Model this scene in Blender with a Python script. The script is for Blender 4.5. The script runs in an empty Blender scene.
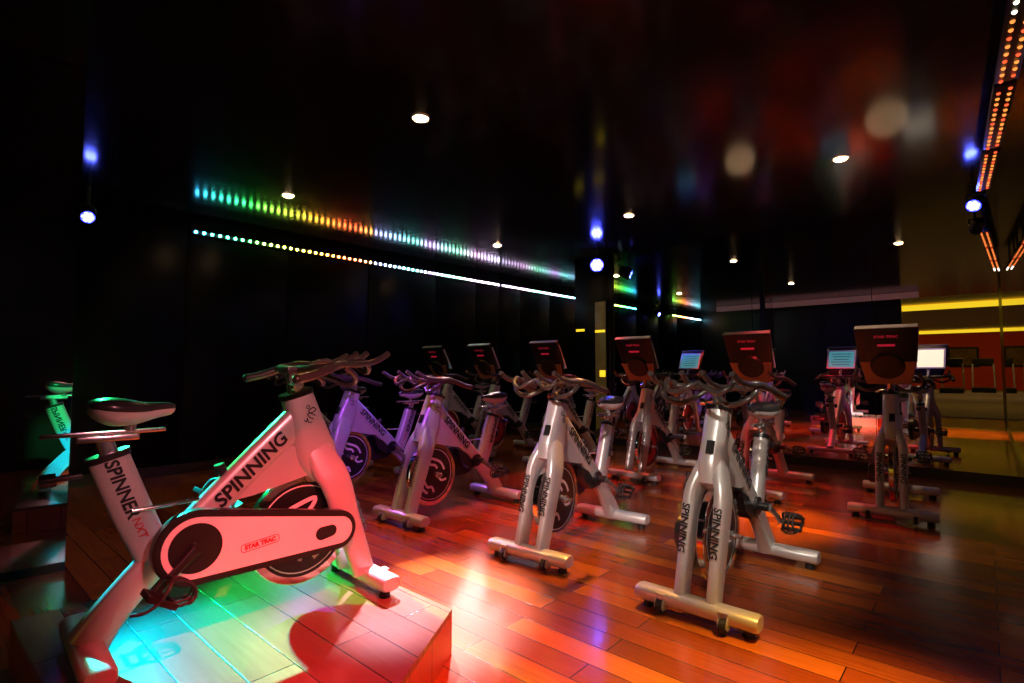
import bpy, bmesh, math, random
from mathutils import Vector, Matrix
random.seed(7)
sc = bpy.context.scene
COL = sc.collection
PI = math.pi
# ------------------------------------------------------------------ materials
def nmat(name, base=(.5, .5, .5), rough=.4, metal=0., spec=.5, coat=0., coat_r=.1, emis=None, estr=0., bump=0., bscale=40., var=0.):
    m = bpy.data.materials.new(name); m.use_nodes = True
    nt = m.node_tree; b = nt.nodes['Principled BSDF']
    b.inputs['Base Color'].default_value = (*base, 1)
    b.inputs['Roughness'].default_value = rough
    b.inputs['Metallic'].default_value = metal
    b.inputs['Specular IOR Level'].default_value = spec
    b.inputs['Coat Weight'].default_value = coat
    b.inputs['Coat Roughness'].default_value = coat_r
    if emis:
        b.inputs['Emission Color'].default_value = (*emis, 1); b.inputs['Emission Strength'].default_value = estr
    if bump or var:
        tc = nt.nodes.new('ShaderNodeTexCoord'); n = nt.nodes.new('ShaderNodeTexNoise')
        n.inputs['Scale'].default_value = bscale; nt.links.new(tc.outputs['Object'], n.inputs['Vector'])
        if bump:
            bp = nt.nodes.new('ShaderNodeBump'); bp.inputs['Strength'].default_value = bump; bp.inputs['Distance'].default_value = .002
            nt.links.new(n.outputs['Fac'], bp.inputs['Height']); nt.links.new(bp.outputs['Normal'], b.inputs['Normal'])
        if var:
            mx = nt.nodes.new('ShaderNodeMix'); mx.data_type = 'RGBA'
            mx.inputs[6].default_value = (*[c*(1-var) for c in base], 1); mx.inputs[7].default_value = (*[min(1, c*(1+var)) for c in base], 1)
            nt.links.new(n.outputs['Fac'], mx.inputs[0]); nt.links.new(mx.outputs[2], b.inputs['Base Color'])
    return m
M = {}
M['silver'] = nmat('silver_paint', (.62, .60, .60), .34, .35, coat=.5, coat_r=.15, var=.04, bscale=60)
M['steel'] = nmat('brushed_steel', (.75, .75, .77), .25, .95, var=.05)
M['chrome'] = nmat('chrome', (.85, .85, .87), .12, 1.)
M['black'] = nmat('black_plastic', (.012, .012, .013), .35, 0, coat=.2, bump=.1, bscale=200)
M['rubber'] = nmat('black_rubber', (.015, .015, .016), .6, bump=.2, bscale=300)
M['grip'] = nmat('bar_coating', (.045, .035, .035), .28, 0, coat=.5, bump=.1, bscale=300)
M['saddle'] = nmat('saddle_vinyl', (.025, .024, .026), .3, 0, coat=.5, bump=.1, bscale=150)
M['saddle_side'] = nmat('saddle_side_grey', (.5, .47, .48), .35, 0, coat=.3, var=.05)
M['ink'] = nmat('lettering_ink', (.01, .01, .012), .4)
M['white'] = nmat('white_print', (.8, .78, .78), .4)
M['trimgrey'] = nmat('grey_trim', (.3, .3, .3), .35)
M['panel'] = nmat('guard_panel', (.85, .80, .78), .35, 0, coat=.3, var=.03)
M['red'] = nmat('red_print', (.55, .02, .03), .4)
M['redglow'] = nmat('red_backlit_print', (.5, .02, .03), .4, emis=(1, .03, .08), estr=.22)
M['disc'] = nmat('flywheel_black', (.012, .012, .014), .3, .2, coat=.4, var=.2)
M['bronze'] = nmat('console_tan_plastic', (.42, .20, .10), .4, 0, coat=.2, var=.1, bscale=30)
M['screen'] = nmat('lit_screen', (.05, .2, .22), .3, emis=(.15, .55, .60), estr=.5)
M['screencream'] = nmat('cream_lit_screen', (.6, .55, .4), .3, emis=(1, .85, .55), estr=1.3)
M['screenoff'] = nmat('dark_screen', (.01, .012, .015), .15)
M['screentext'] = nmat('screen_text', (.02, .05, .06), .4)
M['beamm'] = nmat('glowing_soffit_paint', (.5, .38, .38), .5, emis=(.5, .22, .22), estr=.12, var=.1)  # weak pink glow put into the beam's paint, no lamp there
M['carpet'] = nmat('grey_carpet', (.30, .23, .17), .9, bump=.6, bscale=400, var=.25)
M['redwall'] = nmat('glowing_red_wall_paint', (.75, .06, .02), .6, emis=(1, .06, .01), estr=.04, var=.08, bscale=3)  # slight red emission in the paint stands in for light on the wall
M['gymceil'] = nmat('glowing_tan_ceiling', (.34, .20, .09), .6, emis=(.8, .5, .15), estr=.008, var=.08, bscale=4)  # faint emission adds light to the ceiling's own tan
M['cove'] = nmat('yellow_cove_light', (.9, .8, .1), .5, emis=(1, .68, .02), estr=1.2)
M['tv'] = nmat('bright_tv_screen', (.9, .9, .9), .4, emis=(1, .93, .75), estr=3.5)
M['amber'] = nmat('amber_reflection', (.20, .13, .03), .25, emis=(.5, .33, .08), estr=.04, var=.25, bscale=8)  # tan reflection of the lit gym, put into colour and glow
M['poster'] = nmat('poster_paper', (.35, .22, .15), .6, var=.6, bscale=5)
M['darkwall'] = nmat('black_paint', (.004, .004, .005), .35, 0, spec=.3, bump=.1, bscale=8)
M['bb'] = nmat('dark_baseboard', (.03, .022, .018), .3, 0, coat=.3, var=.2)
def mirror_mat(name, tint, rough=.0):
    m = nmat(name, tint, rough, 1.)
    return m
M['mirror'] = mirror_mat('mirror_glass', (.74, .74, .76), .004)
M['mirror2'] = mirror_mat('dim_mirror_glass', (.45, .45, .47), .012)
def glossy_black(name, base, rough, bumpd):
    m = nmat(name, base, rough, 0, spec=.55)
    nt = m.node_tree; b = nt.nodes['Principled BSDF']
    tc = nt.nodes.new('ShaderNodeTexCoord'); n = nt.nodes.new('ShaderNodeTexNoise'); n.inputs['Scale'].default_value = 1.3; n.inputs['Detail'].default_value = 4
    mr = nt.nodes.new('ShaderNodeMapRange'); mr.inputs[3].default_value = rough*.75; mr.inputs[4].default_value = rough*1.3
    nt.links.new(tc.outputs['Object'], n.inputs['Vector']); nt.links.new(n.outputs['Fac'], mr.inputs[0]); nt.links.new(mr.outputs[0], b.inputs['Roughness'])
    bp = nt.nodes.new('ShaderNodeBump'); bp.inputs['Strength'].default_value = .12; bp.inputs['Distance'].default_value = bumpd
    n2 = nt.nodes.new('ShaderNodeTexNoise'); n2.inputs['Scale'].default_value = 2.; nt.links.new(tc.outputs['Object'], n2.inputs['Vector'])
    nt.links.new(n2.outputs['Fac'], bp.inputs['Height']); nt.links.new(bp.outputs['Normal'], b.inputs['Normal'])
    return m
M['ceil'] = glossy_black('gloss_black_ceiling', (.006, .005, .006), .13, .01)
M['wallgloss'] = glossy_black('black_lacquer_panel', (.002, .002, .003), .30, .004); M['wallgloss'].node_tree.nodes['Principled BSDF'].inputs['Specular IOR Level'].default_value = .12
def wood(name, rowh, dark, mid, light, rough, rot=True, length=1.1):
    m = bpy.data.materials.new(name); m.use_nodes = True; nt = m.node_tree; N = nt.nodes; L = nt.links
    b = N['Principled BSDF']
    tc = N.new('ShaderNodeTexCoord'); mp = N.new('ShaderNodeMapping'); mp.inputs['Rotation'].default_value = (0, 0, PI/2 if rot else 0)
    L.new(tc.outputs['Object'], mp.inputs['Vector'])
    br = N.new('ShaderNodeTexBrick'); br.offset = .37; br.offset_frequency = 2
    br.inputs['Color1'].default_value = (0, 0, 0, 1); br.inputs['Color2'].default_value = (1, 1, 1, 1); br.inputs['Mortar'].default_value = (.5, .5, .5, 1)
    br.inputs['Scale'].default_value = 1; br.inputs['Mortar Size'].default_value = .0022; br.inputs['Mortar Smooth'].default_value = .2
    br.inputs['Brick Width'].default_value = length; br.inputs['Row Height'].default_value = rowh
    L.new(mp.outputs[0], br.inputs['Vector'])
    mp2 = N.new('ShaderNodeMapping'); mp2.inputs['Scale'].default_value = (1.6, 26, 1); L.new(mp.outputs[0], mp2.inputs['Vector'])
    no = N.new('ShaderNodeTexNoise'); no.inputs['Scale'].default_value = 2.2; no.inputs['Detail'].default_value = 6; no.inputs['Distortion'].default_value = .6
    L.new(mp2.outputs[0], no.inputs['Vector'])
    cr = N.new('ShaderNodeValToRGB'); cr.color_ramp.elements[0].color = (*dark, 1); cr.color_ramp.elements[1].color = (*light, 1)
    e = cr.color_ramp.elements.new(.5); e.color = (*mid, 1)
    ma = N.new('ShaderNodeMath'); ma.operation = 'MULTIPLY_ADD'; ma.inputs[1].default_value = .45; L.new(no.outputs['Fac'], ma.inputs[0])
    m2 = N.new('ShaderNodeMath'); m2.operation = 'MULTIPLY_ADD'; m2.inputs[1].default_value = .55; m2.inputs[2].default_value = .02; L.new(br.outputs['Color'], m2.inputs[0])
    L.new(m2.outputs[0], ma.inputs[2]); L.new(ma.outputs[0], cr.inputs[0])
    mx = N.new('ShaderNodeMix'); mx.data_type = 'RGBA'; mx.inputs[7].default_value = (.008, .003, .002, 1)
    L.new(br.outputs['Fac'], mx.inputs[0]); L.new(cr.outputs[0], mx.inputs[6]); L.new(mx.outputs[2], b.inputs['Base Color'])
    b.inputs['Roughness'].default_value = rough; b.inputs['Coat Weight'].default_value = .35; b.inputs['Coat Roughness'].default_value = .12
    bp = N.new('ShaderNodeBump'); bp.inputs['Strength'].default_value = .25; bp.inputs['Distance'].default_value = .002
    inv = N.new('ShaderNodeMath'); inv.operation = 'SUBTRACT'; inv.inputs[0].default_value = 1; L.new(br.outputs['Fac'], inv.inputs[1])
    ad = N.new('ShaderNodeMath'); ad.operation = 'MULTIPLY_ADD'; ad.inputs[1].default_value = .12; L.new(no.outputs['Fac'], ad.inputs[0]); L.new(inv.outputs[0], ad.inputs[2])
    L.new(ad.outputs[0], bp.inputs['Height']); L.new(bp.outputs['Normal'], b.inputs['Normal'])
    return m
M['floor'] = wood('mahogany_floor', .118, (.09, .011, .003), (.27, .052, .008), (.56, .16, .018), .25)
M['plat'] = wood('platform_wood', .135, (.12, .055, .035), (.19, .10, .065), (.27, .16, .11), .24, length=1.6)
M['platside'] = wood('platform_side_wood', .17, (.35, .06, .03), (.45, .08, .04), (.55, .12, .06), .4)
def diode_mat():
    m = bpy.data.materials.new('diode_glow'); m.use_nodes = True; nt = m.node_tree
    b = nt.nodes['Principled BSDF']; oi = nt.nodes.new('ShaderNodeObjectInfo')
    nt.links.new(oi.outputs['Color'], b.inputs['Emission Color']); nt.links.new(oi.outputs['Color'], b.inputs['Base Color'])
    b.inputs['Emission Strength'].default_value = 45
    return m
M['diode'] = diode_mat()
def emi(name, col, s): return nmat(name, (.8, .8, .8), .4, emis=col, estr=s)
M['bulb'] = emi('warm_bulb', (1, .62, .30), 90)
M['blue_lens'] = emi('blue_lens', (.10, .14, 1), 60)
M['blue_glass'] = emi('blue_front_glass', (.01, .01, 1), 7)
M['blue_lens_big'] = emi('blue_lens_bright', (.08, .10, 1), 130)
# ------------------------------------------------------------------ mesh helpers
class MB:
    def __init__(s): s.bm = bmesh.new(); s.smooth = True
    def box(s, c, d, mat=None, bev=0., R=None):
        r = bmesh.ops.create_cube(s.bm, size=1)
        vs = r['verts']
        for v in vs: v.co = Vector((v.co.x*d[0], v.co.y*d[1], v.co.z*d[2]))
        if bev:
            es = list({e for v in vs for e in v.link_edges})
            rr = bmesh.ops.bevel(s.bm, geom=es, offset=bev, segments=2, profile=.6, affect='EDGES')
            vs = list({v for f in rr['faces'] for v in f.verts} | {v for v in vs if v.is_valid})
        for v in vs:
            if R: v.co = R @ v.co
            v.co += Vector(c)
        return vs
    def cyl(s, a, b, r, r2=None, n=16, cap=True):
        a = Vector(a); b = Vector(b); d = b-a; L = d.length
        rr = bmesh.ops.create_cone(s.bm, cap_ends=cap, segments=n, radius1=r, radius2=r if r2 is None else r2, depth=L)
        q = d.to_track_quat('Z', 'Y').to_matrix()
        for v in rr['verts']: v.co = q @ v.co + (a+b)/2
        return rr['verts']
    def sph(s, c, r, sc_=(1, 1, 1), n=12):
        rr = bmesh.ops.create_uvsphere(s.bm, u_segments=n, v_segments=max(6, n//2), radius=r)
        for v in rr['verts']: v.co = Vector((v.co.x*sc_[0], v.co.y*sc_[1], v.co.z*sc_[2]))+Vector(c)
    def rings(s, rings, closed=True, cap=True):
        vr = [[s.bm.verts.new(p) for p in r] for r in rings]
        n = len(vr[0])
        for i in range(len(vr)-1):
            for j in range(n if closed else n-1):
                k = (j+1) % n
                s.bm.faces.new((vr[i][j], vr[i][k], vr[i+1][k], vr[i+1][j]))
        if cap:
            s.bm.faces.new(list(reversed(vr[0]))); s.bm.faces.new(vr[-1])
    def sweep(s, pts, e=3.2, n=20, sub=3):
        """pts: (x, z, width, thick, y) in the bike's side plane, rounded box section"""
        pts = [tuple(p)+(0.,)*(5-len(p)) for p in pts]
        pts = cat(pts, sub)
        R = []
        for i, p in enumerate(pts):
            a = pts[max(0, i-1)]; b = pts[min(len(pts)-1, i+1)]
            t = Vector((b[0]-a[0], b[4]-a[4], b[1]-a[1])).normalized()
            yv = Vector((0, 1, 0)); nv = t.cross(yv).normalized(); yv = nv.cross(t).normalized()
            ring = []
            for k in range(n):
                an = 2*PI*k/n; c, q = math.cos(an), math.sin(an)
                u = math.copysign(abs(c)**(2/e), c)*p[2]/2; w = math.copysign(abs(q)**(2/e), q)*p[3]/2
                ring.append(Vector((p[0], p[4], p[1]))+nv*u+yv*w)
            R.append(ring)
        s.rings(R)
    def tube(s, pts, r, n=10, sub=4):
        """pts 3-D (x,y,z[,radius factor])"""
        pts = cat([tuple(p)+((1.,) if len(p) == 3 else ()) for p in pts], sub)
        R = []; up = Vector((0, 0, 1))
        T = []
        for i in range(len(pts)):
            a = Vector(pts[max(0, i-1)][:3]); b = Vector(pts[min(len(pts)-1, i+1)][:3]); T.append((b-a).normalized())
        nv = T[0].orthogonal().normalized()
        for i, p in enumerate(pts):
            nv = (nv - T[i]*nv.dot(T[i])).normalized(); bv = T[i].cross(nv)
            R.append([Vector(p[:3])+(nv*math.cos(2*PI*k/n)+bv*math.sin(2*PI*k/n))*r*p[3] for k in range(n)])
        s.rings(R)
    def stroke(s, pts, w, y, sub=4, closed=False):
        """flat ribbon in plane y=const; pts (x,z); double sided thin"""
        pts = cat([tuple(p) for p in pts], sub) if sub else pts
        L, Rr = [], []
        n = len(pts)
        for i, p in enumerate(pts):
            a = pts[max(0, i-1)]; b = pts[min(n-1, i+1)]
            if closed: a = pts[(i-1) % n]; b = pts[(i+1) % n]
            t = Vector((b[0]-a[0], b[1]-a[1])); t.normalize() if t.length else None
            L.append(s.bm.verts.new((p[0]-t.y*w/2, y, p[1]+t.x*w/2))); Rr.append(s.bm.verts.new((p[0]+t.y*w/2, y, p[1]-t.x*w/2)))
        for i in range(n if closed else n-1):
            k = (i+1) % n
            s.bm.faces.new((L[i], L[k], Rr[k], Rr[i]))
    def prism(s, poly, y0, y1):
        """poly list of (x,z) extruded from y0 to y1"""
        a = [s.bm.verts.new((p[0], y0, p[1])) for p in poly]; b = [s.bm.verts.new((p[0], y1, p[1])) for p in poly]
        n = len(poly)
        s.bm.faces.new(a); s.bm.faces.new(list(reversed(b)))
        for i in range(n):
            k = (i+1) % n; s.bm.faces.new((a[k], a[i], b[i], b[k]))
    def mesh(s, name, mat, ang=40):
        bmesh.ops.recalc_face_normals(s.bm, faces=s.bm.faces)
        me = bpy.data.meshes.new(name); s.bm.to_mesh(me); s.bm.free()
        me.materials.append(mat)
        me.polygons.foreach_set('use_smooth', [True]*len(me.polygons))
        try: me.set_sharp_from_angle(angle=math.radians(ang))
        except Exception: pass
        return me
    def build(s, name, mat, parent=None, ang=40):
        o = bpy.data.objects.new(name, s.mesh(name, mat, ang)); COL.objects.link(o)
        if parent: o.parent = parent
        return o
def cat(P, sub):
    if sub <= 1 or len(P) < 3: return [tuple(p) for p in P]
    out = []
    for i in range(len(P)-1):
        p0 = P[max(0, i-1)]; p1 = P[i]; p2 = P[i+1]; p3 = P[min(len(P)-1, i+2)]
        for j in range(sub):
            t = j/sub
            out.append(tuple(.5*((2*b)+(-a+c)*t+(2*a-5*b+4*c-d)*t*t+(-a+3*b-3*c+d)*t**3) for a, b, c, d in zip(p0, p1, p2, p3)))
    out.append(tuple(P[-1])); return out
def empty(name, loc, rz=0):
    o = bpy.data.objects.new(name, None); COL.objects.link(o); o.location = loc; o.rotation_euler = (0, 0, rz); o.empty_display_size = .1; return o
def tag(o, label=None, cat_=None, group=None, kind=None):
    for k, v in (('label', label), ('category', cat_), ('group', group), ('kind', kind)):
        if v: o[k] = v
    return o
def struct(name, c, d, mat, bev=0):
    m = MB(); m.box(c, d, bev=bev); o = m.build(name, mat); o['kind'] = 'structure'; return o
_tc = {}
def text_mesh(txt, size, mat, shear=0., bold=0., space=1.):
    key = (txt, size, mat.name, shear, bold, space)
    if key in _tc: return _tc[key]
    cu = bpy.data.curves.new('t', 'FONT'); cu.body = txt; cu.size = size; cu.align_x = 'CENTER'; cu.align_y = 'CENTER'; cu.shear = shear; cu.offset = bold; cu.space_character = space
    cu.resolution_u = 3
    o = bpy.data.objects.new('t', cu); COL.objects.link(o)
    bpy.context.view_layer.update()
    me = bpy.data.meshes.new_from_object(o.evaluated_get(bpy.context.evaluated_depsgraph_get()))
    bpy.data.objects.remove(o); me.name = 'lettering'; me.materials.clear(); me.materials.append(mat)
    _tc[key] = me; return me
def place_text(me, pos, xdir, normal, parent, name='lettering', sc_=1.):
    x = Vector(xdir).normalized(); n = Vector(normal).normalized(); y = n.cross(x).normalized(); n = x.cross(y)
    o = bpy.data.objects.new(name, me); COL.objects.link(o); o.parent = parent
    mt = Matrix((x, y, n)).transposed().to_4x4(); mt.translation = Vector(pos)
    o.matrix_local = mt @ Matrix.Scale(sc_, 4)
    return o
# ------------------------------------------------------------------ the bike (faces +x, rear stabiliser at x=-.49, front at +.49)
def S(pts): return [(p[0]-.49,)+tuple(p[1:]) for p in pts]
def circ(cx, cz, r, n=32, a0=0, a1=2*PI): return [(cx+r*math.cos(a0+(a1-a0)*i/n), cz+r*math.sin(a0+(a1-a0)*i/n)) for i in range(n)]
def hull2(c1, r1, c2, r2, n=18):
    d = math.hypot(c2[0]-c1[0], c2[1]-c1[1]); base = math.atan2(c2[1]-c1[1], c2[0]-c1[0]); al = math.acos((r1-r2)/d)
    P = []
    for i in range(n+1):
        a = base+al+(2*PI-2*al)*i/n; P.append((c1[0]+r1*math.cos(a), c1[1]+r1*math.sin(a)))
    for i in range(n+1):
        a = base-al+2*al*i/n; P.append((c2[0]+r2*math.cos(a), c2[1]+r2*math.sin(a)))
    return P
BB = (.27-.49, .35); HUB = (.70-.49, .30)
def make_bike(console=None, graphic='white', crank_angle=-130, seat_dx=0.):
    root = empty('spin_bike', (0, 0, 0))
    # frame: main tube + rear leg, seat tube
    m = MB()
    m.sweep(S([(.0, .075, .125, .085), (.06, .16, .11, .075), (.17, .285, .105, .07), (.33, .43, .11, .07), (.52, .61, .118, .072), (.69, .765, .13, .078)]))
    m.prism([(.36-.49, .46), (.50-.49, .475), (.77-.49, .535), (.76-.49, .62), (.60-.49, .66)], -.03, .03)
    m.sweep(S([(.20, .26, .10, .066), (.15, .38, .115, .07), (.10, .50, .12, .072), (.035, .675, .118, .07)]))
    fr = m.build('frame', M['silver'], root)
    a = math.atan2(.61-.43, .52-.33)
    t = text_mesh('SPINNING', .073, M['ink'], .12, .0022, 1.02)
    mid = (.487-.49, 0, .579)
    place_text(t, (mid[0], -.0390, mid[2]), (math.cos(a), 0, math.sin(a)), (0, -1, 0), fr)
    place_text(t, (mid[0]-.005, .0390, mid[2]), (-math.cos(a), 0, -math.sin(a)), (0, 1, 0), fr)
    dv = Vector((.065, 0, -.175)).normalized()
    t2 = text_mesh('SPINNER', .054, M['ink'], .1, .0016, 1.0)
    t3 = text_mesh('NXT', .036, M['red'], .1, .0004, 1.0)
    for s in (-1, 1):
        place_text(t2, (.072-.49, s*.0385, .565), dv, (0, s, 0), fr)
        place_text(t3, (.125-.49, s*.0385, .428), dv, (0, s, 0), fr)
    m = MB(); m.sweep(S([(.040, .665, .126, .078), (.034, .685, .126, .078)]), sub=1); m.build('seat_tube_collar', M['black'], root)
    m = MB(); m.cyl((-.52, 0, .62), (-.60, 0, .615), .010); m.cyl((-.585, 0, .615), (-.625, 0, .612), .022); m.build('adjustment_knob', M['black'], root)
    # seat post, slider, saddle
    m = MB(); m.sweep(S([(.045, .66, .055, .04), (.02, .745, .05, .04)]), sub=1); m.build('seat_post', M['steel'], root)
    m = MB(); m.box((-.46, 0, .752), (.34, .018, .014), bev=.004); m.box((-.455, 0, .734), (.17, .042, .020), bev=.005)
    m.cyl((-.45+seat_dx, 0, .756), (-.45+seat_dx, 0, .81), .018); m.build('seat_slider', M['steel'], root)
    m = MB(); secs = []
    prof = [(-.165, .035, .022, .842), (-.15, .13, .052, .840), (-.10, .168, .082, .832), (-.035, .15, .080, .826), (.02, .09, .062, .824), (.07, .055, .048, .828), (.115, .042, .038, .830), (.132, .02, .014, .830)]
    prof = cat([(p[0]*.84+seat_dx,)+p[1:] for p in prof], 3)
    top, low = [], []
    for (x, w, h, z) in prof:
        secs.append([Vector((x-.43, w/2*math.cos(b)*(1.0), z+h*.55*math.sin(b)+(.007*math.cos(2*b) if math.sin(b) > 0 else 0))) for b in [2*PI*k/18 for k in range(18)]])
        low.append([Vector((x-.43, w/2*1.04*math.cos(b), z-.004+h*.62*math.sin(b)-.001)) for b in [PI+PI*k/10 for k in range(11)]])
    m.rings(secs); sd = m.build('saddle', M['saddle'], root)
    m = MB(); m.rings(low, closed=False, cap=False); m.build('saddle_side', M['saddle_side'], sd)
    # head + fork legs
    m = MB()
    m.sweep(S([(.668, .862, .125, .100), (.69, .80, .132, .104), (.72, .70, .16, .105), (.755, .60, .18, .112), (.795, .52, .13, .10)]), e=3.)
    for s in (-1, 1):
        m.sweep(S([(.745, .64, .11, .05, s*.028), (.785, .55, .135, .058, s*.050), (.82, .48, .128, .058, s*.068), (.87, .33, .11, .054, s*.070), (.93, .15, .10, .050, s*.070), (.955, .075, .098, .050, s*.070)]))
    fk = m.build('fork', M['silver'], root)
    d = Vector((.065, 0, -.18)).normalized(); nn = Vector((.94, 0, .34)).normalized()
    tf = text_mesh('SPINNING', .046, M['ink'], .1, .0012, 1.0)
    for s in (-1, 1):
        place_text(tf, Vector((.868-.49, s*.070, .34))+nn*.0635, d, nn, fk)
    # emblem on head (both sides): looping rider mark
    for s in (-1, 1):
        e_ = MB()
        cx, cz = .70-.49, .775
        e_.stroke([(cx+s*.03*-1, cz-.004), (cx, cz+.014), (cx+.018, cz+.03), (cx+.03, cz+.022), (cx+.018, cz+.010), (cx-.005, cz+.004), (cx+.008, cz-.012), (cx+.022, cz-.018)], .0045, s*.0540)
        e_.stroke([(cx-.02, cz-.02), (cx-.008, cz-.028), (cx-.006, cz-.012), (cx+.0, cz-.03), (cx+.016, cz-.03)], .004, s*.0540)
        e_.stroke(circ(cx-.003, cz+.033, .007, 10), .003, s*.0540, sub=0, closed=True)
        e_.build('emblem', M['ink'], fk)
    m = MB(); m.sweep(S([(.670, .852, .134, .108), (.664, .872, .134, .108)]), sub=1, e=3.); m.build('head_collar', M['black'], root)
    # small black data plate low on the head front
    m = MB(); m.box((.744-.49, .0, .70), (.004, .035, .06), R=None); m.bm.verts.ensure_lookup_table()
    R = Matrix.Rotation(-.42, 3, 'Y')
    for v in m.bm.verts: v.co = R @ (v.co-Vector((.744-.49, 0, .70)))+Vector((.814-.49, .012, .705))
    m.build('data_plate', M['ink'], fk)
    # handlebar stem + bars
    m = MB(); m.sweep(S([(.670, .86, .07, .05), (.655, .955, .06, .05)]), sub=1); m.build('handlebar_stem', M['steel'], root)
    m = MB(); m.box((.66-.49, 0, .962), (.10, .10, .03), bev=.008)
    for s in (-1, 1):
        P = lambda L: [(p[0]-.49, s*p[1], p[2]) for p in L]
        m.tube(P([(.66, .0, .965), (.665, .12, .968), (.68, .20, .972), (.72, .235, .978)]), .0155)
        m.tube(P([(.565, .255, .928), (.62, .25, .940), (.69, .24, .965), (.76, .21, .985), (.80, .16, .985)]), .0175)
        m.tube(P([(.74, .225, .985), (.84, .205, .985), (.93, .19, 1.0), (1.0, .18, 1.035)]), .0125)
        m.tube(P([(.78, .21, .975), (.83, .20, .935), (.845, .15, .905), (.835, .10, .900), (.80, .055, .925), (.73, .03, .955)]), .0125)
        if console: continue
        m.tube(P([(.70, .05, .968), (.80, .06, .972), (.90, .05, .995), (.975, .045, 1.04)]), .0125)
        m.tube(P([(.80, .17, .985), (.88, .155, 1.005), (.93, .135, .970), (.94, .09, .950), (.93, .04, .975), (.90, .0, .995)]), .0115)
    hb = m.build('handlebar', M['grip'], root)
    for s in (-1, 1):
        m = MB(); m.sph((.560-.49, s*.255, .927), .019, n=10); m.build('bar_end_cap', M['black'], hb)
    m = MB(); m.cyl((.63-.49, -.03, .90), (.63-.49, -.085, .895), .008); m.cyl((.63-.49, -.075, .896), (.63-.49, -.10, .893), .018); m.build('height_lever', M['chrome'], root)
    # resistance knob on the main tube
    m = MB(); m.cyl((.40-.49, 0, .53), (.385-.49, 0, .585), .010); m.cyl((.387-.49, 0, .575), (.378-.49, 0, .605), .021, .018); m.build('resistance_knob', M['black'], root)
    # flywheel
    m = MB()
    R_ = .222
    for (r0, r1, hw) in ((R_-.030, R_, .017),):
        ring = []
        for i in range(49):
            a_ = 2*PI*i/48; c, s_ = math.cos(a_), math.sin(a_)
            ring.append([Vector((HUB[0]+c*r, y, HUB[1]+s_*r)) for r, y in ((r0, -hw), (r1-.004, -hw), (r1, -hw+.004), (r1, hw-.004), (r1-.004, hw), (r0, hw))])
        m.rings(ring, cap=False)
    fw = m.build('flywheel', M['chrome'], root)
    m = MB(); m.cyl((HUB[0], -.013, HUB[1]), (HUB[0], .013, HUB[1]), R_-.028, n=40); m.build('wheel_disc', M['disc'], fw)
    m = MB(); m.cyl((HUB[0], -.07, HUB[1]), (HUB[0], .07, HUB[1]), .022, n=16); m.cyl((HUB[0], -.10, HUB[1]), (HUB[0], .105, HUB[1]), .010, n=12); m.build('hub', M['steel'], fw)
    g = M['white'] if graphic == 'white' else M['red']
    for s in (-1, 1):
        y = s*.0145
        m = MB()
        m.stroke(circ(*HUB, R_-.045, 40), .005, y, sub=0, closed=True)
        h0, h1 = HUB
        m.stroke([(h0-.11, h1+.02), (h0-.075, h1+.075), (h0-.01, h1+.105), (h0+.055, h1+.12), (h0+.03, h1+.075), (h0-.02, h1+.06), (h0-.04, h1+.035)], .018, y)
        m.stroke([(h0+.05, h1-.13), (h0+.095, h1-.09), (h0+.115, h1-.03), (h0+.08, h1-.045), (h0+.05, h1-.085), (h0+.01, h1-.09), (h0-.01, h1-.13)], .018, y)
        m.stroke([(h0-.13, h1-.05), (h0-.085, h1-.055), (h0-.06, h1-.03), (h0-.085, h1-.005)], .016, y)
        m.stroke([(h0+.12, h1+.06), (h0+.085, h1+.055), (h0+.06, h1+.03)], .016, y)
        m.build('wheel_graphic', g, fw)
        if graphic != 'white':
            m = MB(); m.stroke(circ(*HUB, .125, 40), .075, s*.0138, sub=0, closed=True); m.build('wheel_band', g, fw)
    # chain guard on the right side (y<0)
    HC = (.80-.49, .30)
    m = MB(); m.prism(hull2(BB, .128, HC, .078), -.100, -.135); m.prism(hull2(BB, .122, HC, .072), -.096, -.139); cg = m.build('chain_guard', M['black'], root)
    m = MB(); m.prism(hull2(BB, .104, (HC[0]+.004, HC[1]), .054), -.1395, -.1412); m.build('guard_panel', M['panel'], cg)
    m = MB(); m.prism(circ(*BB, .084, 40), -.1412, -.1430); m.build('guard_hub_cover', M['black'], cg)
    m = MB(); m.prism(hull2((HC[0]-.075, .302), .026, (HC[0]-.035, .306), .023), -.1412, -.1425); m.build('guard_slot', M['black'], cg)
    bt = text_mesh('STAR TRAC', .0215, M['red'], .0, .0016, 1.0)
    an = math.radians(6); bp_ = (.485-.49, -.1421, .318)
    place_text(bt, bp_, (math.cos(an), 0, math.sin(an)), (0, -1, 0), cg, 'badge_lettering')
    m = MB(); P = []
    for (qx, qz, a0) in ((.058, .009, -PI/2), (.058, .009, 0), (-.058, .009, PI/2), (-.058, .009, PI)):
        for k in range(5):
            aa = a0+PI/2*k/4; zz = (.004 if a0 in (0, PI/2) else -.004)
            P.append((qx+.010*math.cos(aa), zz+.010*math.sin(aa)))
    P = [(bp_[0]+x*math.cos(an)-z*math.sin(an), bp_[2]+x*math.sin(an)+z*math.cos(an)) for x, z in P]
    m.stroke(P, .0028, -.1420, sub=0, closed=True); m.build('badge_border', M['red'], cg)
    # rod between seat tube and tube
    m = MB(); m.tube([(.10-.49, -.045, .49), (.20-.49, -.05, .493), (.30-.49, -.045, .497)], .007, sub=1); m.build('bottle_rail', M['chrome'], root)
    # belly cover between tube and wheel
    m = MB(); m.prism([(BB[0]-.02, BB[1]-.05), (BB[0]+.06, BB[1]-.06), (BB[0]+.15, BB[1]-.0), (BB[0]+.19, BB[1]+.10), (BB[0]+.10, BB[1]+.06)], -.030, .030); m.build('drive_cover', M['black'], root)
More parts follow.
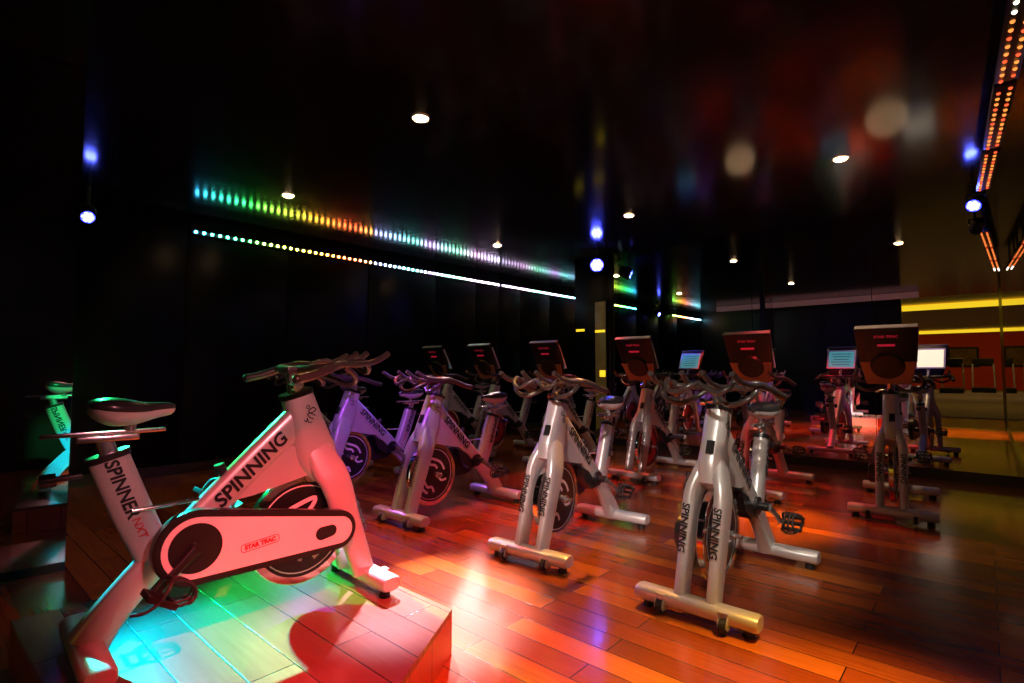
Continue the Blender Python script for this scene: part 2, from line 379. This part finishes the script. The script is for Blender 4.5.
    # bottom bracket + cranks + pedals
    m = MB(); m.cyl((BB[0], -.16, BB[1]), (BB[0], .10, BB[1]), .022); m.cyl((BB[0], -.045, BB[1]), (BB[0], .05, BB[1]), .045, n=24); m.build('bottom_bracket', M['black'], root)
    for s in (-1, 1):
        ang = math.radians(crank_angle + (180 if s > 0 else 0))
        y = -.155 if s < 0 else .10
        c = MB(); e0 = Vector((BB[0], y, BB[1])); e1 = e0+Vector((math.cos(ang)*.165, s*.012, math.sin(ang)*.165))
        c.sweep([(e0.x, e0.z, .038, .016, e0.y), ((e0.x+e1.x)/2, (e0.z+e1.z)/2, .026, .014, (e0.y+e1.y)/2), (e1.x, e1.z, .03, .016, e1.y)], sub=2)
        ck = c.build('crank_arm', M['black'] if s < 0 else M['steel'], root)
        p = MB(); t0 = math.radians(-32); Rm = Matrix.Rotation(-t0, 3, 'Y')
        py = e1.y+s*.06
        def pt(x, yy, z): q = Rm @ Vector((x, yy, z)); return (e1.x+q.x, py+q.y, e1.z+q.z)
        for yy in (-.042, .042): p.box(pt(0, yy, 0), (.092, .010, .020), R=Rm, bev=.003)
        for xx in (-.042, 0, .042): p.box(pt(xx, 0, 0), (.012, .09, .018), R=Rm, bev=.003)
        p.cyl((e1.x, e1.y, e1.z), (e1.x, e1.y+s*.11, e1.z), .008)
        pd = p.build('pedal', M['black'], ck)
        p = MB()
        for yy in (-.036, 0, .036):
            p.tube([pt(.045, yy, .0), pt(.085, yy*.8, .03), pt(.075, yy*.6, .062), pt(.03, yy*.5, .072), pt(-.005, yy*.7, .06)], .005, n=6)
        p.tube([pt(.075, -.036, .02), pt(.095, 0, .022), pt(.075, .036, .02)], .006, n=6)
        p.tube([pt(-.01, -.046, .0), pt(-.008, -.042, .05), pt(.0, 0, .068), pt(-.008, .042, .05), pt(-.01, .046, .0)], .006, n=6)
        p.tube([pt(-.01, -.046, .0), pt(-.03, -.044, -.035), pt(-.06, -.03, -.055)], .005, n=6)
        p.build('toe_cage', M['rubber'], pd)
    # stabilisers
    for x, nm in ((.49, 'front_stabilizer'), (-.49, 'rear_stabilizer')):
        m = MB(); L = .26
        R = []
        for yy, f_ in ((-L, .86), (-L+.012, 1.), (L-.012, 1.), (L, .86)):
            ring = []
            for k in range(20):
                an = 2*PI*k/20; c, q = math.cos(an), math.sin(an)
                ring.append(Vector((x+math.copysign(abs(c)**.7, c)*.046*f_, yy, .062+math.copysign(abs(q)**.7, q)*.032*f_)))
            R.append(ring)
        m.rings(R); st = m.build(nm, M['silver'], root)
        sg = 1 if x > 0 else -1
        for s in (-1, 1):
            m = MB(); m.cyl((x-.005, s*.215, 0), (x-.005, s*.215, .034), .024, .020); m.build('levelling_foot', M['rubber'], st)
            if x > 0:
                m = MB(); m.cyl((x+.052, s*.135-.012, .035), (x+.052, s*.135+.012, .035), .027, n=18); w = m.build('transport_wheel', M['rubber'], st)
                m = MB()
                for dy in (-.017, .017): m.prism([(x+.02, .02), (x+.06, .022), (x+.068, .035), (x+.062, .058), (x+.03, .085), (x+.0, .088)], s*.135+dy-.0025, s*.135+dy+.0025)
                m.box((x+.03, s*.135, .085), (.05, .038, .005)); m.build('wheel_bracket', M['silver'], st)
    # console (row at the back)
    if console:
        m = MB(); m.sweep(S([(.68, .90, .05, .04), (.74, .985, .045, .036), (.80, 1.07, .04, .034)])); m.build('console_post', M['steel'], root)
        m = MB()
        tilt = Matrix.Rotation(math.radians(29), 3, 'Y'); C0 = Vector((.86-.49, 0, 1.155))
        def tp(x, y, z): return C0+tilt @ Vector((x, y, z))
        secs = []
        for z, w, th in ((-.205, .24, .02), (-.19, .27, .05), (-.05, .345, .075), (.10, .37, .06), (.22, .385, .045), (.228, .37, .02)):
            ring = []
            for k in range(20):
                an = 2*PI*k/20; c, q = math.cos(an), math.sin(an)
                ring.append(tp(math.copysign(abs(c)**.5, c)*th/2, math.copysign(abs(q)**.4, q)*w/2, z))
            secs.append(ring)
        m.rings(secs); cs = m.build('console', M['black'], root)
        m = MB()
        # tan lower plate (rear face, turned to the front of the bike) with dark dial over it
        pl = [(-.17, -.03), (-.135, -.215), (.135, -.215), (.17, -.03)]
        vs1 = [m.bm.verts.new(tp(.036, y, z)) for y, z in pl]; vs2 = [m.bm.verts.new(tp(.044, y*.98, z)) for y, z in pl]
        m.bm.faces.new(vs1); m.bm.faces.new(list(reversed(vs2)))
        for i in range(4): k = (i+1) % 4; m.bm.faces.new((vs1[k], vs1[i], vs2[i], vs2[k]))
        m.build('rear_plate', M['bronze'], cs)
        m = MB(); m.cyl(tp(.040, 0, -.065), tp(.060, 0, -.065), .108, .095, n=28); m.build('speaker_dial', M['black'], cs)
        place_text(text_mesh('STAR TRAC', .028, M['redglow'], .1, .0004), tp(.0285, 0, .165), tilt @ Vector((0, 1, 0)), tilt @ Vector((1, 0, 0)), cs, 'badge_lettering')
        m = MB(); m.box((0, 0, 0), (.006, .105, .016)); 
        for v in m.bm.verts: v.co = tp(*(v.co+Vector((.034, 0, .10))))
        m.build('badge_bar', M['redglow'], cs)
        m = MB(); m.box((0, 0, 0), (.05, .37, .006))
        for v in m.bm.verts: v.co = tp(*(v.co+Vector((.0, 0, .232))))
        m.build('top_trim', M['trimgrey'], cs)
        # rider side
        m = MB()
        for (cy, cz, wy, wz) in ((0, .155, .33, .018), (0, -.115, .33, .018), (-.158, .02, .018, .27), (.158, .02, .018, .27)):
            b = m.box((0, 0, 0), (.012, wy, wz))
            for v in b: v.co = tp(*(v.co+Vector((-.044, cy, cz))))
        m.build('screen_frame', M['white'], cs)
        m = MB(); b = m.box((0, 0, 0), (.008, .30, .25))
        for v in b: v.co = tp(*(v.co+Vector((-.042, 0, .02))))
        scn = m.build('screen', {'on': M['screen'], 'cream': M['screencream']}.get(console, M['screenoff']), cs)
        if console == 'on':
            m = MB()
            for k in range(5):
                b = m.box((0, 0, 0), (.002, .24-.03*(k % 3), .008))
                for v in b: v.co = tp(*(v.co+Vector((-.047, 0, .105-.042*k))))
            m.build('screen_readout', M['screentext'], scn)
    return root
def children(o): return [c for c in ALL if c.parent == o]
def dup(root, loc, rz):
    r = root.copy(); COL.objects.link(r); r.location = loc; r.rotation_euler = (0, 0, rz)
    for c in KIDS[root.name]:
        d = c.copy(); COL.objects.link(d); d.parent = r
        for g in KIDS.get(c.name, []):
            h = g.copy(); COL.objects.link(h); h.parent = d
            for k in KIDS.get(g.name, []):
                q = k.copy(); COL.objects.link(q); q.parent = h
    return r
ph = .16
protoA = make_bike(None, 'white', -138, .055)
protoL = make_bike(None, 'white', 35)
protoOn = make_bike('on', 'red', 20)
protoOff = make_bike('off', 'red', 60)
protoCream = make_bike('cream', 'white', 5)
KIDS = {}
for o in list(bpy.data.objects):
    if o.parent: KIDS.setdefault(o.parent.name, []).append(o)
protoA.location = (.835, 2.02, ph); protoA.scale = (.925, .925, .925); protoA.rotation_euler = (0, 0, -.05)
tag(protoA, 'silver spin bike standing on the low wooden platform, side on, lit pink and green', 'spin bike')
rowA = [(.95, 'silver spin bike nearest the right foreground, front stabilizer toward us, warm white light'),
        (1.93, 'silver spin bike in the middle of the bare floor, second from the right in front'),
        (3.03, 'violet-lit silver spin bike, third from the right in the front row, wheel graphic showing'),
        (4.16, 'violet-lit silver spin bike just right of the platform bike, behind its handlebar'),
        (5.2, 'dim silver spin bike mostly hidden behind the head of the platform bike')]
for i, (y, lab) in enumerate(rowA):
    o = protoL if i == 0 else dup(protoL, (0, 0, 0), 0)
    o.location = ((2.72, 2.76, 2.74, 2.76, 2.8)[i], y, 0); o.rotation_euler = (0, 0, PI+(0, .07, .03, 0, 0)[i])
    tag(o, lab, 'spin bike', 'spin bikes in the front row')
rowB = [(.55, 'cream', 'silver spin bike with tall dark console standing alone at far right beside the mirror'),
        (1.48, 'on', 'red-lit spin bike with tall console behind the right foreground bike'),
        (2.53, 'off', 'spin bike with tilted black console and red flywheel behind the middle bike'),
        (3.62, 'on', 'spin bike with dark console directly behind the middle bike, bars overlapping it'),
        (4.62, 'off', 'bluish-lit spin bike with small dark console, second from the left in the back row'),
        (5.5, 'on', 'dim spin bike nearest the black panelled wall in the back row')]
seen = set()
for y, st, lab in rowB:
    p = {'on': protoOn, 'off': protoOff, 'cream': protoCream}[st]
    if st in seen: o = dup(p, (0, 0, 0), 0)
    else: o = p; seen.add(st)
    o.location = (5.07, y, 0); o.rotation_euler = (0, 0, PI+(.05 if y < 1 else 0))
    tag(o, lab, 'spin bike', 'spin bikes with consoles in the back row')
# ------------------------------------------------------------------ room
XM, YL, YR, XB, ZC = 6.6, 6.17, -.25, -2.0, 2.7
struct('floor', ((XM+XB)/2, (YL+YR)/2, -.05), (XM-XB, YL-YR+.0, .1), M['floor'])
struct('ceiling', ((XM+XB)/2, (YL+YR)/2, ZC+.05), (XM-XB, YL-YR, .1), M['ceil'])
# far mirror wall: backing, mirror panels, kick board
struct('wall_back', (XM+.12, (YL+YR)/2, ZC/2), (.2, YL-YR, ZC), M['darkwall'])
edges = [YR, .86, 2.05, 3.05, 3.85, 4.45, 5.3, YL]
names = 0
for i in range(len(edges)-1):
    a_, b_ = edges[i]+.003, edges[i+1]-.003
    m = MB(); m.box((XM+.01, (a_+b_)/2, (ZC+.10)/2), (.02, b_-a_, ZC-.10)); o = m.build('trim_%d' % (i+1), M['mirror']); o['kind'] = 'structure'
struct('baseboard_back', (XM+.005, (YL+YR)/2, .05), (.03, YL-YR, .1), M['bb'])
# left wall with lacquered panels
struct('wall_left', ((XM+XB)/2, YL+.1, ZC/2), (XM-XB, .2, ZC), M['darkwall'])
js = [XB, -.4, .7, 1.85, 2.93, 4.03, 5.2, 6.05, XM]
for i in range(len(js)-1):
    o = struct('trim_%d' % (20+i), ((js[i]+js[i+1])/2, YL-.008, (ZC+.1)/2), (js[i+1]-js[i]-.012, .016, ZC-.1), M['wallgloss'], bev=.003)
struct('baseboard_left', ((XM+XB)/2, YL-.02, .05), (XM-XB, .04, .1), M['bb'])
# left stub wall carrying a mirror
o = struct('wall_stub', (0, 0, ZC/2), (.94, .10, ZC), M['darkwall']); o2 = struct('trim_30', (0, -.056, ZC/2+.02), (.935, .010, ZC-.06), M['mirror'])
for q in (o, o2): q.rotation_euler = (0, 0, -.096); q.location = (.58-.465, 3.70+.045, 0)
# right wall, mirrored
struct('wall_right', ((XM+1.2)/2, YR-.1, ZC/2), (XM-1.2, .2, ZC), M['darkwall'])
for i, (a_, b_) in enumerate(((1.2, 3.6), (3.6, 5.2), (5.2, 6.6))):
    struct('trim_%d' % (31+i), ((a_+b_)/2, YR+.006, (ZC+.1)/2), (b_-a_-.012, .012, ZC-.1), M['mirror2'])
struct('baseboard_right', ((XM+1.2)/2, YR+.012, .05), (XM-1.2, .03, .1), M['bb'])
# back wall behind the camera, open to the gym on its right
struct('wall_front', (XB-.05, (1.42+YL)/2, ZC/2), (.1, YL-1.42, ZC), M['darkwall'])
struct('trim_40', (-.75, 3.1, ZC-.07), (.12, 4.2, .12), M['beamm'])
# pilaster on the mirror wall
struct('wall_pilaster', (6.545, 4.25, ZC/2), (.11, .54, ZC), M['wallgloss'], bev=.004)
pa = MB(); pa.box((6.484, 4.075, 1.02), (.016, .17, 2.0), bev=.002); pa = pa.build('reflection_panel', M['amber'])  # added glowing panel and bars stand in for a mirror reflection of the gym
tag(pa, 'narrow amber panel with yellow bars imitating a reflection of the gym on the dark pillar', 'painted reflection')
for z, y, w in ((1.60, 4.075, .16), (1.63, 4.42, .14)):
    m = MB(); m.box((6.472 if y < 4.2 else 6.484, y, z), (.010, w, .032)); m.build('cove_reflection_bar', M['cove'], pa)
m = MB(); m.box((6.472, 4.04, 1.0), (.01, .09, .09)); m.build('yellow_reflection_square', M['cove'], pa)
# gym behind
GX0, GX1, GY0, GY1, GZ = XB, -25., -7., 7., 3.05
struct('floor_gym', ((GX0+GX1)/2-.2, 0, -.05), (GX0-GX1-.4, GY1-GY0, .1), M['carpet'])
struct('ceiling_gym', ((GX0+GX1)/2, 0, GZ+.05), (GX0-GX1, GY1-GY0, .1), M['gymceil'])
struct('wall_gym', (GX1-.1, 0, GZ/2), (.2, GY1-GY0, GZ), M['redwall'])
struct('wall_gym_left', ((GX0+GX1)/2, GY1+.1, GZ/2), (GX0-GX1, .2, GZ), M['darkwall'])
struct('wall_gym_right', ((GX0+GX1)/2, GY0-.1, GZ/2), (GX0-GX1, .2, GZ), M['darkwall'])
struct('wall_gym_side', (-.4, YR-.1, ZC/2), (3.2, .2, ZC), M['darkwall'])
struct('wall_gym_front', (GX0+.05, (GY0+YR)/2-.1, GZ/2), (.1, YR-GY0-.2, GZ), M['darkwall'])
for i, x in enumerate((-7.2, -21.)):
    struct('trim_%d' % (50+i), (x, 0, GZ-.10), (.35, GY1-GY0, .14), M['cove'])
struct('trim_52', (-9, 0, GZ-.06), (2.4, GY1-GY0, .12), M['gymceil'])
def treadmill():
    r = empty('treadmill', (0, 0, 0))
    m = MB(); m.box((0, 0, .11), (1.9, .85, .22), bev=.03); m.build('deck', M['black'], r)
    m = MB(); m.box((.05, 0, .225), (1.5, .5, .01)); m.build('running_belt', M['rubber'], r)
    for s in (-1, 1):
        m = MB(); m.tube([(-.75, s*.4, .2), (-.72, s*.4, .8), (-.6, s*.38, 1.35)], .035); m.tube([(-.68, s*.4, 1.0), (-.2, s*.4, .95)], .025); m.build('upright', M['silver'], r)
    m = MB(); m.box((-.62, 0, 1.42), (.12, .8, .38), bev=.03, R=Matrix.Rotation(.3, 3, 'Y')); c = m.build('console', M['black'], r)
    m = MB(); m.box((-.55, 0, 1.44), (.01, .35, .2), R=Matrix.Rotation(.3, 3, 'Y')); m.build('screen', M['screenoff'], c)
    return r
tm = treadmill()
KT = [c for c in bpy.data.objects if c.parent == tm]
KT2 = {c.name: [d for d in bpy.data.objects if d.parent == c] for c in KT}
tmp_ = [(-19, 1.2), (-20.5, .1), (-19, -1.4), (-20.5, -2.8)]
tl = ['dark treadmill in the gym reflection, leftmost in front of the red wall', 'dark treadmill in the gym reflection, just right of the leftmost one',
      'dark treadmill in the gym reflection, third from the left', 'dark treadmill in the gym reflection, furthest right']
for i, (x, y) in enumerate(tmp_):
    if i == 0: o = tm
    else:
        o = tm.copy(); COL.objects.link(o)
        for c in KT:
            d = c.copy(); COL.objects.link(d); d.parent = o
            for g in KT2[c.name]:
                h = g.copy(); COL.objects.link(h); h.parent = d
    o.location = (x, y, 0); o['label'] = tl[i]; o['category'] = 'treadmill'; o['group'] = 'treadmills in the mirrored gym'
# two framed posters
for y, lab in ((.9, 'left dark framed poster on the red gym wall'), (-2.0, 'right dark framed poster on the red gym wall')):
    p = empty('wall_poster', (-24.95, y, 1.75)); tag(p, lab, 'poster')
    m = MB(); m.box((0, 0, 0), (.06, 1.3, 1.1)); m.build('poster_frame', M['black'], p)
    m = MB(); m.box((.035, 0, 0), (.01, 1.1, .9)); m.build('poster_print', M['poster'], p)
# platform
pv = [(1.375, 1.52), (1.375, 2.62), (.27, 2.62), (.30, 1.5), (.42, 1.12), (.62, 1.08)]
def poly_prism(P, z0, z1, mat, name, parent=None):
    m = MB(); a_ = [m.bm.verts.new((x, y, z0)) for x, y in P]; b_ = [m.bm.verts.new((x, y, z1)) for x, y in P]
    m.bm.faces.new(a_); m.bm.faces.new(b_)
    for i in range(len(P)): k = (i+1) % len(P); m.bm.faces.new((a_[i], a_[k], b_[k], b_[i]))
    return m.build(name, mat, parent, 20)
pl = empty('stage_platform', (0, 0, 0)); tag(pl, 'low wooden stage platform with angled red-lit edge under the side-on spin bike', 'platform')
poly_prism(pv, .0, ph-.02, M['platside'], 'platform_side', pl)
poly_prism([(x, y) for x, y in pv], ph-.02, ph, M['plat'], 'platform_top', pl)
# ------------------------------------------------------------------ light fixtures
dl = empty('downlight', (0, 0, 0))
m = MB()
R = [[Vector((math.cos(2*PI*k/28)*r, math.sin(2*PI*k/28)*r, z)) for r, z in ((.048, -.002), (.056, -.010), (.062, -.008), (.064, -.001))] for k in range(29)]
m.rings(R, cap=False); m.build('trim_ring', M['steel'], dl)
m = MB(); m.sph((0, 0, -.004), .046, (1, 1, .4)); m.build('bulb', M['bulb'], dl)
KD = [c for c in bpy.data.objects if c.parent == dl]
DL = [(2.15, 2.71, 'warm round ceiling downlight nearest the camera, highest in the picture'), (2.3, 4.87, 'warm round ceiling downlight just above the start of the rainbow light strip'),
      (5.08, 4.77, 'warm round ceiling downlight small above the far part of the rainbow strip'), (5.02, 2.79, 'warm round ceiling downlight right of the bright blue lamp'),
      (4.75, .79, 'warm round ceiling downlight at upper right above the lone console bike')]
for i, (x, y, lab) in enumerate(DL):
    if i == 0: o = dl
    else:
        o = dl.copy(); COL.objects.link(o)
        for c in KD: d = c.copy(); COL.objects.link(d); d.parent = o
    o.location = (x, y, ZC); tag(o, lab, 'ceiling light', 'ceiling downlights')
def par(loc, aim, lens, lab, n=7, size=.055, mount=ZC+.01):
    r = empty('ceiling_spotlight', loc); tag(r, lab, 'stage light', 'stage lights near the ceiling')
    d = (Vector(aim)-Vector(loc)).normalized(); q = d.to_track_quat('Z', 'Y').to_matrix()
    m = MB(); m.cyl((0, 0, 0), -d*.14, size*1.15, size*.85, n=24); m.build('can', M['black'], r)
    c = MB()
    c.tube([tuple(q @ Vector((size*1.25, 0, -.07))), tuple(q @ Vector((size*1.3, 0, -.07))+Vector((0, 0, .06))), (0, 0, .115), tuple(q @ Vector((-size*1.3, 0, -.07))+Vector((0, 0, .06))), tuple(q @ Vector((-size*1.25, 0, -.07)))], .008, n=6)
    c.cyl((0, 0, .11), (0, 0, mount-loc[2]), .012); c.build('yoke', M['black'], r)
    m = MB(); m.cyl((0, 0, 0), d*.003, size*1.05, n=24); m.build('front_glass', M['blue_glass'], r)
    for k in range(n):
        if k == 0: p = Vector((0, 0, .004))
        else: p = Vector((math.cos(2*PI*k/(n-1))*size*.62, math.sin(2*PI*k/(n-1))*size*.62, .004))
        m = MB(); m.sph(q @ p, size*.22, n=8); m.build('lens', lens, r)
    return r
par((6.16, 3.92, 2.48), (2.5, 1., .8), M['blue_lens_big'], 'bright blue stage light in front of the dark pillar', size=.085)
par((1.0, 5.98, 2.42), (1.1, 1.9, .6), M['blue_lens'], 'blue stage light at far left beside the left mirror edge', size=.05)
par((6.05, .03, 2.47), (3., 1.0, .4), M['blue_lens'], 'blue stage light at upper right next to the red light bar', size=.05)
# LED bars
dm = MB(); dm.sph((0, 0, 0), .0155, n=8); DME = dm.mesh('diode', M['diode'])
def ramp(t, stops):
    for (a0, c0), (a1, c1) in zip(stops, stops[1:]):
        if t <= a1:
            f = (t-a0)/(a1-a0); return [c0[i]+(c1[i]-c0[i])*f for i in range(3)]
    return stops[-1][1]
STO = [(0, (.05, .55, 1)), (.05, (.05, .9, .6)), (.12, (.06, 1, .12)), (.18, (.45, 1, .08)), (.27, (1, .6, .05)), (.35, (1, .22, .04)), (.40, (1, .12, .04)), (.46, (1, .45, .1)),
       (.47, (.5, .45, 1)), (.56, (.35, .75, 1)), (.62, (.2, 1, .8)), (.68, (.8, .35, 1)), (.74, (.4, .9, .9)), (.80, (.3, 1, .6)), (.88, (.9, .5, .9)), (1, (.8, .7, 1))]
bl = ['LED light bar on the black wall, cyan to green diodes, leftmost of the rainbow strip', 'LED light bar on the black wall, yellow to orange diodes, second in the rainbow strip',
      'LED light bar on the black wall, red to violet-white diodes, third in the rainbow strip', 'LED light bar on the black wall, bluish diodes, fourth in the rainbow strip', 'LED light bar on the black wall, pinkish-white diodes, farthest in the rainbow strip']
for i in range(5):
    x0 = 1.88+i*.94
    r = empty('light_bar', (x0, YL-.03, 2.49)); tag(r, bl[i], 'light bar', 'rainbow LED light bars on the black wall')
    m = MB(); m.box((.47, .0, 0), (.93, .035, .045), bev=.004); m.build('housing', M['black'], r)
    for k in range(12):
        t = (i*12+k)/59; c = ramp(t, STO)
        o = bpy.data.objects.new('diode', DME); COL.objects.link(o); o.parent = r; o.location = (.039+k*.0783, -.024, 0); o.color = (*c, 1)
for i, lab in enumerate(('LED light bar reflected in the far mirror, green to red diodes, nearer the pillar', 'LED light bar reflected in the far mirror, cyan diodes, farther from the pillar')):
    x0 = -1.92+i*.94
    r = empty('light_bar', (x0, YL-.03, 2.49)); tag(r, lab, 'light bar', 'light bars seen only in the mirror')
    m = MB(); m.box((.47, .0, 0), (.93, .035, .045), bev=.004); m.build('housing', M['black'], r)
    for k in range(12):
        t = (12+i*12+k)/36; c = ramp(t, [(0, (.1, .9, .9)), (.45, (.3, .8, 1)), (.7, (1, .2, .05)), (1, (.2, 1, .1))])
        o = bpy.data.objects.new('diode', DME); COL.objects.link(o); o.parent = r; o.location = (.039+k*.0783, -.024, 0); o.color = (*c, 1)
rl = ['red LED light bar under the ceiling at the top right corner of the picture', 'red LED light bar under the ceiling, second from the top right corner', 'red and orange LED light bar nearest the far mirror at upper right']
for i in range(3):
    x0 = 2.62+i*1.05
    r = empty('ceiling_light_bar', (x0, -.18+(x0-2.5)*.045, 2.5), .045); tag(r, rl[i], 'light bar', 'red LED light bars at upper right')
    m = MB(); m.box((.51, 0, .03), (1.0, .09, .04), bev=.004); m.cyl((.2, 0, .05), (.2, 0, ZC-2.49), .01); m.cyl((.85, 0, .05), (.85, 0, ZC-2.49), .01); m.build('housing', M['black'], r)
    for k in range(13):
        for s in (-1, 1):
            X = x0+.05+k*.075
            c = (1, .8, .6) if X < 2.95 else ((1, .28, .05) if (k % 3) else (1, .10, .03))
            c = [q*.035 for q in c] if X > 2.95 else [q*.12 for q in c]
            o = bpy.data.objects.new('diode', DME); COL.objects.link(o); o.parent = r; o.scale = (.6, .6, .6); o.location = (.05+k*.075+(s > 0)*.037, s*.022, .008); o.color = (*c, 1)
# ------------------------------------------------------------------ lamps
def spot(loc, aim, col, W, ang, blend=.5, r=.05):
    l = bpy.data.lights.new('spot', 'SPOT'); l.color = col; l.energy = W; l.spot_size = math.radians(ang); l.spot_blend = blend; l.shadow_soft_size = r
    o = bpy.data.objects.new('spot_lamp', l); COL.objects.link(o); o.location = loc
    o.rotation_euler = (Vector(aim)-Vector(loc)).to_track_quat('-Z', 'Y').to_euler(); return o
def area(loc, aim, col, W, sx, sy):
    l = bpy.data.lights.new('area', 'AREA'); l.shape = 'RECTANGLE'; l.size = sx; l.size_y = sy; l.color = col; l.energy = W
    o = bpy.data.objects.new('area_lamp', l); COL.objects.link(o); o.location = loc
    o.rotation_euler = (Vector(aim)-Vector(loc)).to_track_quat('-Z', 'Y').to_euler(); return o
WARM = (1, .60, .28)
for i, (x, y, _) in enumerate(DL):
    spot((x, y, ZC-.05), (x, y, 0), WARM, (90, 20, 15, 45, 45)[i], 58, .8, .03)
# blue pars, then two violet spots added to tint the left front-row bikes
spot((6.0, 3.85, 2.42), (3.0, 3.7, .8), (.10, .08, 1), 170, 34, .6, .03)
spot((5.95, .08, 2.4), (3.6, 1.6, .3), (.25, .08, 1), 40, 40, .6)
spot((3.0, 5.9, 2.6), (2.6, 3.6, .8), (.42, .10, 1), 260, 40, .7)
spot((.9, 1.6, 2.6), (2.5, 3.5, .8), (.48, .10, 1), 330, 26, .8)
# green / cyan from the left wall onto the platform
spot((.90, 5.85, 2.45), (1.04, 1.80, .16), (.0, 1, .12), 5600, 11, .6, .04)
spot((.84, 5.85, 2.45), (.66, 1.74, .16), (.0, .70, 1), 5600, 9, .7, .04)
spot((.95, 5.85, 2.45), (.85, 1.62, .16), (.8, 1, .7), 4000, 4.5, .9, .04)
spot((.84, 5.85, 2.40), (.55, 2.05, .75), (.02, 1, .25), 1000, 15, .6, .04)
# red/pink across the platform bike from the right
spot((.55, -.12, 1.7), (.95, 2.0, .75), (1, .30, .34), 100, 34, .5, .05)
spot((.5, .2, 2.6), (1.05, 1.55, .16), (1, .02, .03), 900, 34, .7, .05)
spot((-.9, .6, 2.5), (2.7, 1.85, .6), (1, .72, .66), 560, 20, .7, .06)
spot((-.2, .1, 2.5), (2.5, .95, .6), (1, .86, .72), 230, 22, .8, .06)
spot((2.7, -.05, 2.3), (2.85, .95, .6), (1, .84, .66), 90, 44, .8, .05)
spot((2.1, -.05, 2.6), (1.55, .30, 0), (1, .50, .07), 1000, 44, .9, .05)
# pinkish white pool beside the platform
spot((3.3, 3.4, 2.6), (1.70, 1.95, .0), (1, .66, .60), 3000, 18, .9, .05)
spot((5.6, 6.0, 2.6), (1.62, 1.85, 0), (1, .72, .66), 170, 14, 1., .65)
spot((2.4, 3.4, 2.6), (1.28, 1.75, .16), (1, .62, .80), 2600, 12, .9, .05)
# amber pools
spot((3.4, 1.9, 2.6), (2.0, 1.6, 0), (1, .40, .05), 450, 36, .9, .05)
spot((4.6, .7, 2.6), (4.0, 1.15, 0), (1, .42, .04), 900, 24, .9, .05)
# red wash on the back bikes and floor
spot((6.2, 2.2, 2.5), (4.9, 1.4, .2), (1, .02, .03), 200, 40, .7, .05)
spot((3.9, .6, 2.6), (4.8, 1.5, .55), (1, .04, .05), 160, 26, .7, .05)
spot((3.3, 2.3, 2.6), (2.9, 2.5, 0), (1, .02, .02), 300, 36, .8, .05)
spot((2.4, 3.6, 2.6), (2.2, 2.6, 0), (1, .04, .02), 210, 34, .8, .05)
spot((5.2, 3.2, 2.6), (4.4, 2.9, 0), (1, .06, .03), 300, 40, .8, .05)
# added unseen lamps that make the warm blotches on the glossy ceiling
spot((5.56, 1.81, 2.2), (4.27, 1.39, 2.7), (1, .62, .32), .7, 60, .8, .14)
spot((5.45, .56, 2.2), (4.18, .43, 2.7), (1, .62, .32), .8, 60, .8, .15)
# gym
for x, y, e in ((-3.5, .2, 26), (-8, -1, 40), (-8, 3, 35), (-14, 0, 90), (-14, 4, 60), (-20, 0, 90), (-20, 4, 80)):
    spot((x, y, GZ-.2), (x, y, 0), (1, .62, .20), e, 130, .6, .1)
# ------------------------------------------------------------------ world, camera, view
w = bpy.data.worlds.new('World'); sc.world = w; w.use_nodes = True
w.node_tree.nodes['Background'].inputs[0].default_value = (.004, .004, .006, 1)
cam = bpy.data.cameras.new('Camera'); co = bpy.data.objects.new('Camera', cam); COL.objects.link(co); sc.camera = co
cam.sensor_width = 36; cam.lens = 533/1024*36; cam.clip_start = .01; cam.clip_end = 100
yaw = math.radians(41.6); th = math.atan(28.5/533)
co.location = (0, 0, 1.05)
co.rotation_euler = (PI/2+th, 0, yaw-PI/2)
sc.view_settings.view_transform = 'Standard'
sc.view_settings.look = 'None'
sc.view_settings.exposure = 0
sc.cycles.use_denoising = True
sc.cycles.sample_clamp_indirect = 4
sc.cycles.max_bounces = 10; sc.cycles.glossy_bounces = 6
